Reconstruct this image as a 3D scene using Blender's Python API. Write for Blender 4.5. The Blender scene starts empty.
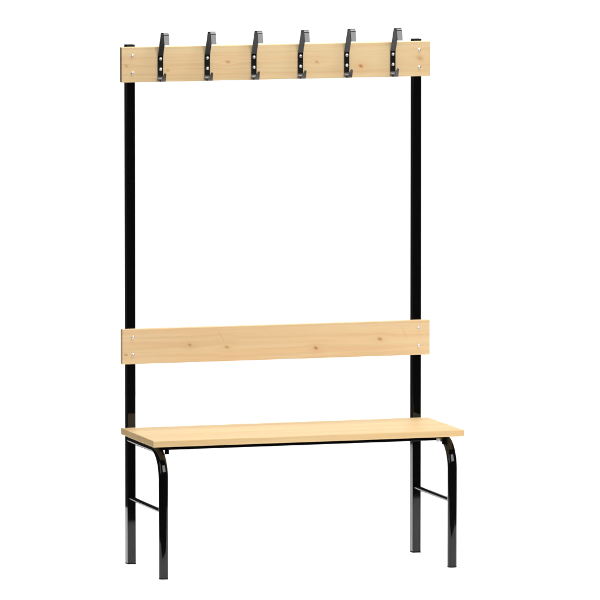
import bpy, bmesh, math
from mathutils import Vector, Matrix
sc = bpy.context.scene
COL = sc.collection

# ---------------------------------------------------------------- camera
cam_d = bpy.data.cameras.new('camera')
cam = bpy.data.objects.new('camera', cam_d); COL.objects.link(cam)
cam_d.sensor_width = 36; cam_d.lens = 7710.2 / 600 * 36
cam_d.clip_start = 0.5; cam_d.clip_end = 200
cam.location = (-6.96004529, -22.82085573, 3.19012819)
cam.rotation_euler = Vector((0.2933723, 0.95083464, -0.0992279)).to_track_quat('-Z', 'Y').to_euler()
sc.camera = cam
# ---------------------------------------------------------------- world + exposure
w = bpy.data.worlds.new('World'); sc.world = w; w.use_nodes = True
w.node_tree.nodes['Background'].inputs[0].default_value = (1, 1, 1, 1)
w.node_tree.nodes['Background'].inputs[1].default_value = 0.045
sc.view_settings.view_transform = 'Standard'; sc.view_settings.look = 'None'
sc.view_settings.exposure = 0; sc.view_settings.gamma = 1
# ---------------------------------------------------------------- lamps
YAW = 0.296
RV = Vector((math.cos(YAW), -math.sin(YAW), 0)); FV = Vector((math.sin(YAW), math.cos(YAW), 0))
def area(name, loc, aim, sx, sy, radiance, col=(1, 1, 1)):
    d = bpy.data.lights.new(name, 'AREA'); d.shape = 'RECTANGLE'; d.size = sx; d.size_y = sy
    d.energy = radiance * math.pi * sx * sy; d.color = col
    o = bpy.data.objects.new(name, d); COL.objects.link(o); o.location = loc
    dv = (Vector(aim) - Vector(loc))
    up = 'Y'
    o.rotation_euler = dv.to_track_quat('-Z', up).to_euler(); return o
area('front_softbox_lamp', (0.75, -4.3, 3.0), (0.0, 0, 0.9), 3.2, 2.0, 7.3, (1, .995, .985))
area('overhead_softbox_lamp', (0.6, -0.3, 4.2), (0.0, -0.1, 0.4), 2.6, 1.9, 9.8, (1, .995, .985))
area('added_left_fill_lamp', (-4.6, -1.6, 2.2), (0, 0, .7), 2.4, 2.4, 1.8)  # added fill with no known source, brightens the seat's left end
# floor and backdrop sheets glow: unseen lamps added behind each to wash out shadows
R0, R1, F0, F1, TOP = -1.22, 1.60, -1.01, 4.6, 2.9  # sheets end just outside the view so the black paint reflects dark
def rf(r, f, z): return RV * r + FV * f + Vector((0, 0, z))
def panel_lamp(name, loc, normal, xdir, sx, sy, rad):
    o = area(name, (0, 0, 0), (0, 0, -1), sx, sy, rad)
    z = -Vector(normal); x = Vector(xdir); y = z.cross(x)
    m = Matrix((x, y, z)).transposed().to_4x4(); m.translation = loc
    o.matrix_world = m
panel_lamp('added_under_floor_lamp', rf((R0+R1)/2, (F0+F1)/2, -.12), (0, 0, 1), RV, R1-R0-.02, F1-F0-.02, 1.28)  # unseen lamp added below the floor to keep it white and shadowless
panel_lamp('added_behind_backdrop_lamp', rf((R0+R1)/2, F1+.2, TOP/2-.3), -FV, RV, R1-R0+.1, TOP+.5, 1.45)  # unseen lamp added to make the backdrop glow pure white

# ---------------------------------------------------------------- materials
def new_mat(name):
    m = bpy.data.materials.new(name); m.use_nodes = True
    return m, m.node_tree, m.node_tree.nodes['Principled BSDF']
def sheet_mat():
    m, nt, p = new_mat('backlit_white_sheet'); nt.nodes.remove(p)  # lets the added lamps shine through, so the sheets glow
    out = nt.nodes['Material Output']
    t = nt.nodes.new('ShaderNodeBsdfTranslucent'); t.inputs[0].default_value = (.94, .94, .94, 1)
    d = nt.nodes.new('ShaderNodeBsdfDiffuse'); d.inputs[0].default_value = (.9, .9, .9, 1)
    mx = nt.nodes.new('ShaderNodeMixShader'); mx.inputs[0].default_value = .1
    nt.links.new(t.outputs[0], mx.inputs[1]); nt.links.new(d.outputs[0], mx.inputs[2])
    nt.links.new(mx.outputs[0], out.inputs[0]); return m
def simple(name, col, rough, metal=0, coat=0, bump=0, spec=.5):
    m, nt, p = new_mat(name)
    p.inputs['Base Color'].default_value = (*col, 1); p.inputs['Roughness'].default_value = rough
    p.inputs['Metallic'].default_value = metal; p.inputs['Coat Weight'].default_value = coat
    p.inputs['Specular IOR Level'].default_value = spec
    if bump:
        n = nt.nodes.new('ShaderNodeTexNoise'); n.inputs['Scale'].default_value = 220
        tc = nt.nodes.new('ShaderNodeTexCoord'); b = nt.nodes.new('ShaderNodeBump')
        b.inputs['Strength'].default_value = bump; b.inputs['Distance'].default_value = .0006
        nt.links.new(tc.outputs['Object'], n.inputs['Vector']); nt.links.new(n.outputs[0], b.inputs['Height'])
        nt.links.new(b.outputs[0], p.inputs['Normal'])
    return m
SHEET = sheet_mat()
PAINT = simple('gloss_black_powder_coat', (.0022, .0022, .0024), .045, bump=.02, spec=.36)
PLASTIC = simple('black_plastic', (.003, .003, .003), .5, spec=.15)
HOOKM = simple('gloss_black_hook_metal', (.007, .0072, .008), .15, bump=.03, spec=.62)
ZINC = simple('bright_zinc_screw', (.92, .92, .92), .40, metal=1)
SKIRT = simple('white_leak_skirt', (.8, .8, .8), .6)

def wood(name, knots=(), streaks=(), seed=0.0, lam=0, base=((.80, .545, .285), (.745, .475, .222)), axis='Z'):
    """pine: long fine grain along local x, bending round the knots (x, height, radius, strength)"""
    m, nt, p = new_mat(name); N = nt.nodes; L = nt.links
    def math_(op, a, b=None, c=None):
        n = N.new('ShaderNodeMath'); n.operation = op
        for i, v in enumerate((a, b, c)):
            if v is None: continue
            if isinstance(v, (int, float)): n.inputs[i].default_value = v
            else: L.new(v, n.inputs[i])
        return n.outputs[0]
    tc = N.new('ShaderNodeTexCoord'); sp = N.new('ShaderNodeSeparateXYZ'); L.new(tc.outputs['Object'], sp.inputs[0])
    x = sp.outputs['X']; v = sp.outputs[axis]; u = sp.outputs['Y' if axis == 'Z' else 'Z']
    # slow waviness of the grain
    cw = N.new('ShaderNodeCombineXYZ'); L.new(math_('MULTIPLY', x, 2.2), cw.inputs[0]); L.new(math_('MULTIPLY', v, 9), cw.inputs[1]); cw.inputs[2].default_value = seed
    nw = N.new('ShaderNodeTexNoise'); nw.inputs['Scale'].default_value = 1.0; nw.inputs['Detail'].default_value = 2; L.new(cw.outputs[0], nw.inputs['Vector'])
    vv = math_('ADD', v, math_('MULTIPLY', math_('SUBTRACT', nw.outputs[0], .5), .03))
    kn = None; halo = None
    for (kx, kv, kr, ks) in knots:
        dx = math_('SUBTRACT', x, kx); dv = math_('SUBTRACT', v, kv)
        # grain pushed aside near the knot
        e = math_('ADD', math_('POWER', math_('DIVIDE', dx, kr * 5), 2.0), math_('POWER', math_('DIVIDE', dv, kr * 3.2), 2.0))
        g = math_('EXPONENT', math_('MULTIPLY', e, -1.0))
        vv = math_('SUBTRACT', vv, math_('MULTIPLY', math_('MULTIPLY', g, math_('SIGN', dv)), kr * 1.2))
        d = math_('SQRT', math_('ADD', math_('POWER', math_('DIVIDE', math_('ADD', dx, math_('MULTIPLY', dv, .35)), kr * 1.35), 2.0), math_('POWER', math_('DIVIDE', dv, kr), 2.0)))
        k = math_('MULTIPLY', math_('SUBTRACT', 1.0, math_('SMOOTH_MIN', math_('MULTIPLY', d, .8), 1.0, .5)), ks)
        k = math_('MINIMUM', math_('MAXIMUM', math_('MULTIPLY', k, 1.7), 0.0), .8)
        h = math_('MULTIPLY', g, ks * .38)
        kn = k if kn is None else math_('MAXIMUM', kn, k)
        halo = h if halo is None else math_('MAXIMUM', halo, h)
    def noise(sx, sv, su, z, detail=3, rough=.55):
        c = N.new('ShaderNodeCombineXYZ'); L.new(math_('MULTIPLY', x, sx), c.inputs[0]); L.new(math_('MULTIPLY', vv, sv), c.inputs[1])
        L.new(math_('ADD', math_('MULTIPLY', u, su), z + seed), c.inputs[2])
        n = N.new('ShaderNodeTexNoise'); n.inputs['Scale'].default_value = 1; n.inputs['Detail'].default_value = detail; n.inputs['Roughness'].default_value = rough
        L.new(c.outputs[0], n.inputs['Vector']); return n.outputs[0]
    rings = noise(1.6, 95, 60, 3.0, 2)
    fine = noise(9, 620, 300, 7.0, 3, .65)
    broad = noise(1.3, 16, 10, 11.0, 2)
    def band(src, a, b):
        r = N.new('ShaderNodeMapRange'); r.interpolation_type = 'SMOOTHSTEP'; r.inputs['From Min'].default_value = a; r.inputs['From Max'].default_value = b
        L.new(src, r.inputs['Value']); return r.outputs[0]
    f = math_('ADD', math_('MULTIPLY', band(rings, .46, .62), .42), math_('MULTIPLY', band(fine, .3, .72), .34))
    f = math_('ADD', f, math_('MULTIPLY', band(broad, .3, .7), .36))
    if lam:   # edge-glued staves: tone of each stave
        sn = N.new('ShaderNodeTexWhiteNoise'); sn.noise_dimensions = '1D'
        L.new(math_('ADD', math_('FLOOR', math_('DIVIDE', sp.outputs['Y'], lam)), seed), sn.inputs['W'])
        f = math_('ADD', math_('MULTIPLY', f, .75), math_('MULTIPLY', sn.outputs[0], .45))
        fr = math_('FRACT', math_('DIVIDE', sp.outputs['Y'], lam))
        line = math_('SUBTRACT', 1.0, band(math_('ABSOLUTE', math_('SUBTRACT', fr, .5)), .0, .03))
        f = math_('ADD', f, math_('MULTIPLY', line, .6))
    mc = N.new('ShaderNodeMix'); mc.data_type = 'RGBA'; L.new(f, mc.inputs[0])
    mc.inputs[6].default_value = (*base[0], 1); mc.inputs[7].default_value = (*base[1], 1)
    col = mc.outputs[2]
    def blend(col, fac, c):
        b = N.new('ShaderNodeMix'); b.data_type = 'RGBA'; L.new(fac, b.inputs[0]); L.new(col, b.inputs[6]); b.inputs[7].default_value = (*c, 1); return b.outputs[2]
    for (x0, v0, x1, v1, wd, s) in streaks:    # slanted resin marks
        ln = math.hypot(x1-x0, v1-v0); ux, uv = (x1-x0)/ln, (v1-v0)/ln
        dx = math_('SUBTRACT', x, x0); dv = math_('SUBTRACT', v, v0)
        t = math_('ADD', math_('MULTIPLY', dx, ux), math_('MULTIPLY', dv, uv))
        q = math_('SUBTRACT', math_('MULTIPLY', dv, ux), math_('MULTIPLY', dx, uv))
        e = math_('ADD', math_('POWER', math_('DIVIDE', q, wd), 2.0), math_('POWER', math_('DIVIDE', math_('SUBTRACT', t, ln/2), ln*.5), 4.0))
        col = blend(col, math_('MULTIPLY', math_('EXPONENT', math_('MULTIPLY', e, -1.0)), s), (.55, .27, .09))
    pink = noise(2.4, 38, 20, 19.0, 2)
    pk = N.new('ShaderNodeMix'); pk.data_type = 'RGBA'; pk.blend_type = 'MULTIPLY'
    L.new(math_('MULTIPLY', band(pink, .40, .66), .8), pk.inputs[0]); L.new(col, pk.inputs[6]); pk.inputs[7].default_value = (1.0, .93, .88, 1); col = pk.outputs[2]
    if kn is not None:
        col = blend(col, halo, (.74, .39, .15)); col = blend(col, kn, (.44, .16, .05))
    L.new(col, p.inputs['Base Color'])
    p.inputs['Roughness'].default_value = .5; p.inputs['Specular IOR Level'].default_value = .3
    b = N.new('ShaderNodeBump'); b.inputs['Strength'].default_value = .25; b.inputs['Distance'].default_value = .0004
    L.new(fine, b.inputs['Height']); L.new(b.outputs[0], p.inputs['Normal'])
    return m

# ---------------------------------------------------------------- mesh helpers
def link(name, bm, mat, parent=None, bevel=0, smooth=True, seg=3):
    me = bpy.data.meshes.new(name); bmesh.ops.recalc_face_normals(bm, faces=bm.faces); bm.to_mesh(me); bm.free()
    me.materials.append(mat)
    o = bpy.data.objects.new(name, me); COL.objects.link(o); o.parent = parent
    if bevel:
        b = o.modifiers.new('bevel', 'BEVEL'); b.width = bevel; b.segments = seg; b.limit_method = 'ANGLE'; b.angle_limit = math.radians(35)
        b.harden_normals = True
    if smooth:
        for p in me.polygons: p.use_smooth = True
        if not bevel: me.set_sharp_from_angle(angle=math.radians(38))
    return o
def box(bm, x0, x1, y0, y1, z0, z1):
    v = [bm.verts.new((x, y, z)) for x in (x0, x1) for y in (y0, y1) for z in (z0, z1)]
    for f in ((0,1,3,2), (4,6,7,5), (0,4,5,1), (2,3,7,6), (0,2,6,4), (1,5,7,3)): bm.faces.new([v[i] for i in f])
def fillet(pts, rads, n=10):
    """round the corners of an open polyline of 3-D points"""
    out = [Vector(pts[0])]
    for i in range(1, len(pts)-1):
        a, b, c = Vector(pts[i-1]), Vector(pts[i]), Vector(pts[i+1]); r = rads[i-1]
        u = (a-b).normalized(); v = (c-b).normalized(); ang = u.angle(v)
        if r <= 0: out.append(b); continue
        d = r / math.tan(ang/2); p0 = b+u*d; bis = (u+v).normalized(); ctr = b + bis*(r/math.sin(ang/2))
        s = p0-ctr; e = (b+v*d)-ctr; tot = s.angle(e); ax = s.cross(e).normalized()
        for k in range(n+1): out.append(ctr + Matrix.Rotation(tot*k/n, 3, ax) @ s)
    out.append(Vector(pts[-1])); return out
def sweep(bm, path, section, xdir=Vector((1, 0, 0)), cap=True, width=None):
    """section: list of (a, b): a along xdir, b along the path's normal"""
    rings = []
    for i, p in enumerate(path):
        t = Vector((0, 0, 0))
        if i: t += (p-path[i-1]).normalized()
        if i < len(path)-1: t += (path[i+1]-p).normalized()
        t.normalize(); n = xdir.cross(t).normalized()
        wv = width[i] if width else 1
        rings.append([bm.verts.new(p + xdir*a*wv + n*b) for a, b in section])
    for A, B in zip(rings, rings[1:]):
        for k in range(len(section)):
            j = (k+1) % len(section); bm.faces.new((A[k], A[j], B[j], B[k]))
    if cap: bm.faces.new(rings[0]); bm.faces.new(rings[-1])
def rrect(w, h, r, n=5):
    return [(sx*(w/2-r)+r*math.cos(a), sy*(h/2-r)+r*math.sin(a)) for (sx, sy, a0) in ((1,1,0), (-1,1,90), (-1,-1,180), (1,-1,270))
            for a in [math.radians(a0+90*k/n) for k in range(n+1)]]
def circle(r, n=28): return [(r*math.cos(2*math.pi*k/n), r*math.sin(2*math.pi*k/n)) for k in range(n)]
def lathe(bm, prof, centre, axis='Y-', n=28):
    """prof (radius, out) along -y, or +z"""
    c = Vector(centre); rings = []
    for r, h in prof:
        ring = []
        for k in range(n):
            a = 2*math.pi*k/n
            off = Vector((r*math.cos(a), -h, r*math.sin(a))) if axis == 'Y-' else Vector((r*math.cos(a), r*math.sin(a), h))
            ring.append(bm.verts.new(c+off))
        rings.append(ring)
    for A, B in zip(rings, rings[1:]):
        for k in range(n): bm.faces.new((A[k], A[(k+1) % n], B[(k+1) % n], B[k]))
    bm.faces.new(rings[0]); bm.faces.new(rings[-1])

# ---------------------------------------------------------------- the setting
def flat(name, corners, mat):
    bm = bmesh.new(); bm.faces.new([bm.verts.new(c) for c in corners]); o = link(name, bm, mat, smooth=False); o['kind'] = 'structure'; return o
flat('floor', [rf(R0, F0, 0), rf(R1, F0, 0), rf(R1, F1, 0), rf(R0, F1, 0)], SHEET)
flat('backdrop', [rf(R0, F1+.002, -.3), rf(R1, F1+.002, -.3), rf(R1, F1+.002, TOP), rf(R0, F1+.002, TOP)], SHEET)
bm = bmesh.new()
cs = [(R0, F0), (R1, F0), (R1, F1), (R0, F1)]
for (a, b) in zip(cs, cs[1:]+cs[:1]):
    bm.faces.new([bm.verts.new(q) for q in (rf(*a, -.002), rf(*b, -.002), rf(*b, -.3), rf(*a, -.3))])
bm.faces.new([bm.verts.new(rf(*c, -.3)) for c in cs])
o = link('lamp_leak_skirt', bm, SKIRT, smooth=False); o['kind'] = 'structure'  # unseen skirt added to stop under-floor lamp light leaking past the edges

# ---------------------------------------------------------------- the bench
bench = bpy.data.objects.new('cloakroom_bench', None); COL.objects.link(bench)
bench['label'] = 'pine bench on a black tubular frame with back board and six black coat hooks'
bench['category'] = 'bench'
H, ZS, SD, XP, YL = 1.615, .4277, .3647, .4645, .3525
PW, PD = .027, .030
ZT = ZS-.020          # underside of the seat

def board(name, z0, hgt, mat):
    bm = bmesh.new(); box(bm, -.5, .5, -.0205, -.0005, z0, z0+hgt)
    return link(name, bm, mat, bench, bevel=.0018)
W_TOP = wood('pine_hook_board', knots=[(-.1585, 1.5571, .0055, .42), (.1296, 1.5513, .005, .38), (.2728, 1.5359, .0050, .95), (-.4847, 1.5514, .005, .35), (.4656, 1.5560, .009, .32), (-.352, 1.535, .004, .4)], seed=2.3,
             base=((.812, .618, .352), (.705, .500, .262)))
W_LOW = wood('pine_back_board', knots=[(-.2823, .6813, .005, .42), (-.1627, .6713, .0055, .38), (.1265, .6591, .0052, .62), (.3357, .6808, .0060, .5), (-.488, .6567, .0045, .4)],
             streaks=[(-.190, .722, -.172, .690, .0020, .24), (.405, .722, .425, .680, .0020, .18)], seed=9.1,
             base=((.925, .705, .420), (.825, .580, .322)))
W_SEAT = wood('pine_seat_staves', knots=[], seed=5.7, lam=.0608, axis='Y', base=((.89, .668, .362), (.72, .495, .238)))
top_b = board('hook_board', 1.500, .1088, W_TOP)
low_b = board('backrest', .627, .1088, W_LOW)

def screw(name, x, z, y, parent, r=.0046, dome=.0030, m=ZINC):
    bm = bmesh.new()
    prof = [(r, -.0005), (r, .0006)]+[(r*math.cos(a), .0006+dome*math.sin(a)) for a in [math.radians(q) for q in (12, 28, 44, 60, 75, 87)]]
    lathe(bm, prof, (x, y, z), n=24); return link(name, bm, m, parent)
for x in (-.4652, .4632):
    for z in (1.583, 1.529): screw('screw', x, z, -.0205, top_b, r=.0052, dome=.0036)
    for z in (.7108, .656): screw('screw', x, z, -.0205, low_b, r=.0052, dome=.0036)

# seat: six edge-glued staves with eased edges, one mesh
bm = bmesh.new(); box(bm, -.5, .5, -SD, -.001, ZT, ZS)
seat = link('seat', bm, W_SEAT, bench, bevel=.0022)

for s in (-1, 1):
    # upright post: rectangular tube
    bm = bmesh.new(); box(bm, s*XP-PW/2, s*XP+PW/2, 0, PD, .004, H-.003)
    post = link('post', bm, PAINT, bench, bevel=.002)
    bm = bmesh.new(); box(bm, s*XP-PW/2-.0002, s*XP+PW/2+.0002, -.0002, PD+.0002, H-.003, H)
    link('end_cap', bm, PLASTIC, post, bevel=.001)
    bm = bmesh.new(); box(bm, s*XP-PW/2-.0002, s*XP+PW/2+.0002, -.0002, PD+.0002, 0, .0042)
    link('foot_cap', bm, PLASTIC, post, bevel=.001)
    # bent round leg tube: out of the post, under the seat, down to the floor
    R = .0138; zc = ZT-R-.0005
    path = fillet([(s*XP, 0.001, zc), (s*XP, -YL, zc), (s*XP, -YL, .004)], [.088], 28)
    bm = bmesh.new(); sweep(bm, path, rrect(.0290, .0280, .0122, 10)); leg = link('leg', bm, PAINT, bench)
    bm = bmesh.new(); sweep(bm, [Vector((s*XP, -YL, 0)), Vector((s*XP, -YL, .0042))], rrect(.0292, .0282, .0122, 8))
    link('foot_cap', bm, PLASTIC, leg)
    # stretcher: thin round bar between post and leg
    bm = bmesh.new(); sweep(bm, [Vector((s*XP-.003, .001, .2085)), Vector((s*XP-.003, -YL+.006, .2085))], circle(.0072, 24))
    link('stretcher', bm, PAINT, bench)
    # small welded tab under the seat, on the inner side of the tube
    xi = s*(XP-R)
    bm = bmesh.new(); x0, x1 = sorted((xi+s*.002, xi-s*.0115)); box(bm, x0, x1, -.329, -.325, ZT-.027, ZT-.0015)
    link('mounting_tab', bm, PAINT, bench, bevel=.001)
# cross rail below the seat front, bolted at its end
bm = bmesh.new(); box(bm, -XP+.006, XP-.006, -.3165, -.2955, ZT-.0155, ZT-.0012)
rail = link('cross_rail', bm, PAINT, bench, bevel=.0018)
for s in (1,):
    bm = bmesh.new(); x0, x1 = sorted((s*(XP-.018), s*(XP-.040))); box(bm, x0, x1, -.3185, -.3167, ZT-.0195, ZT-.0090)
    c = link('clip', bm, ZINC, rail, bevel=.0005)
    bm = bmesh.new(); lathe(bm, [(.0042, 0), (.0042, .002), (.0025, .0032)], (s*(XP-.030), -.3185, ZT-.0145), n=6)
    link('bolt', bm, ZINC, rail)

# coat hooks: one bent strap each, with two dome screws
def hook_bm(x):
    y = -.0223; t = .0034; wd = .0165
    pts = [(x, -.079, 1.5310), (x, -.050, 1.5010), (x, y, 1.5090), (x, y, 1.577), (x, -.0580, 1.6525), (x, -.0870, 1.6545), (x, -.0950, 1.6180)]
    path = fillet(pts, [.014, .010, .03, .006, .010], 10)
    sec = [(-.5, -t/2), (.5, -t/2), (.5, t/2), (-.5, t/2)]
    wid = []
    for p in path:
        if p.y < -.045 and p.z < 1.55: wid.append(wd*(.28+.72*max(0, min(1, (p.y+.079)/.028))))   # lower prong narrows to its tip
        else: wid.append(wd)
    bm = bmesh.new(); sweep(bm, path, sec, width=wid); return bm
for k in range(6):
    x = -.3762+.15055*k
    h = link('coat_hook', hook_bm(x), HOOKM, bench)
    screw('screw', x+.0002, 1.5712, -.0240, h, r=.0051, dome=.0030); screw('screw', x+.0002, 1.5389, -.0240, h, r=.0051, dome=.0030)

sc.render.resolution_x = 1024; sc.render.resolution_y = 1024
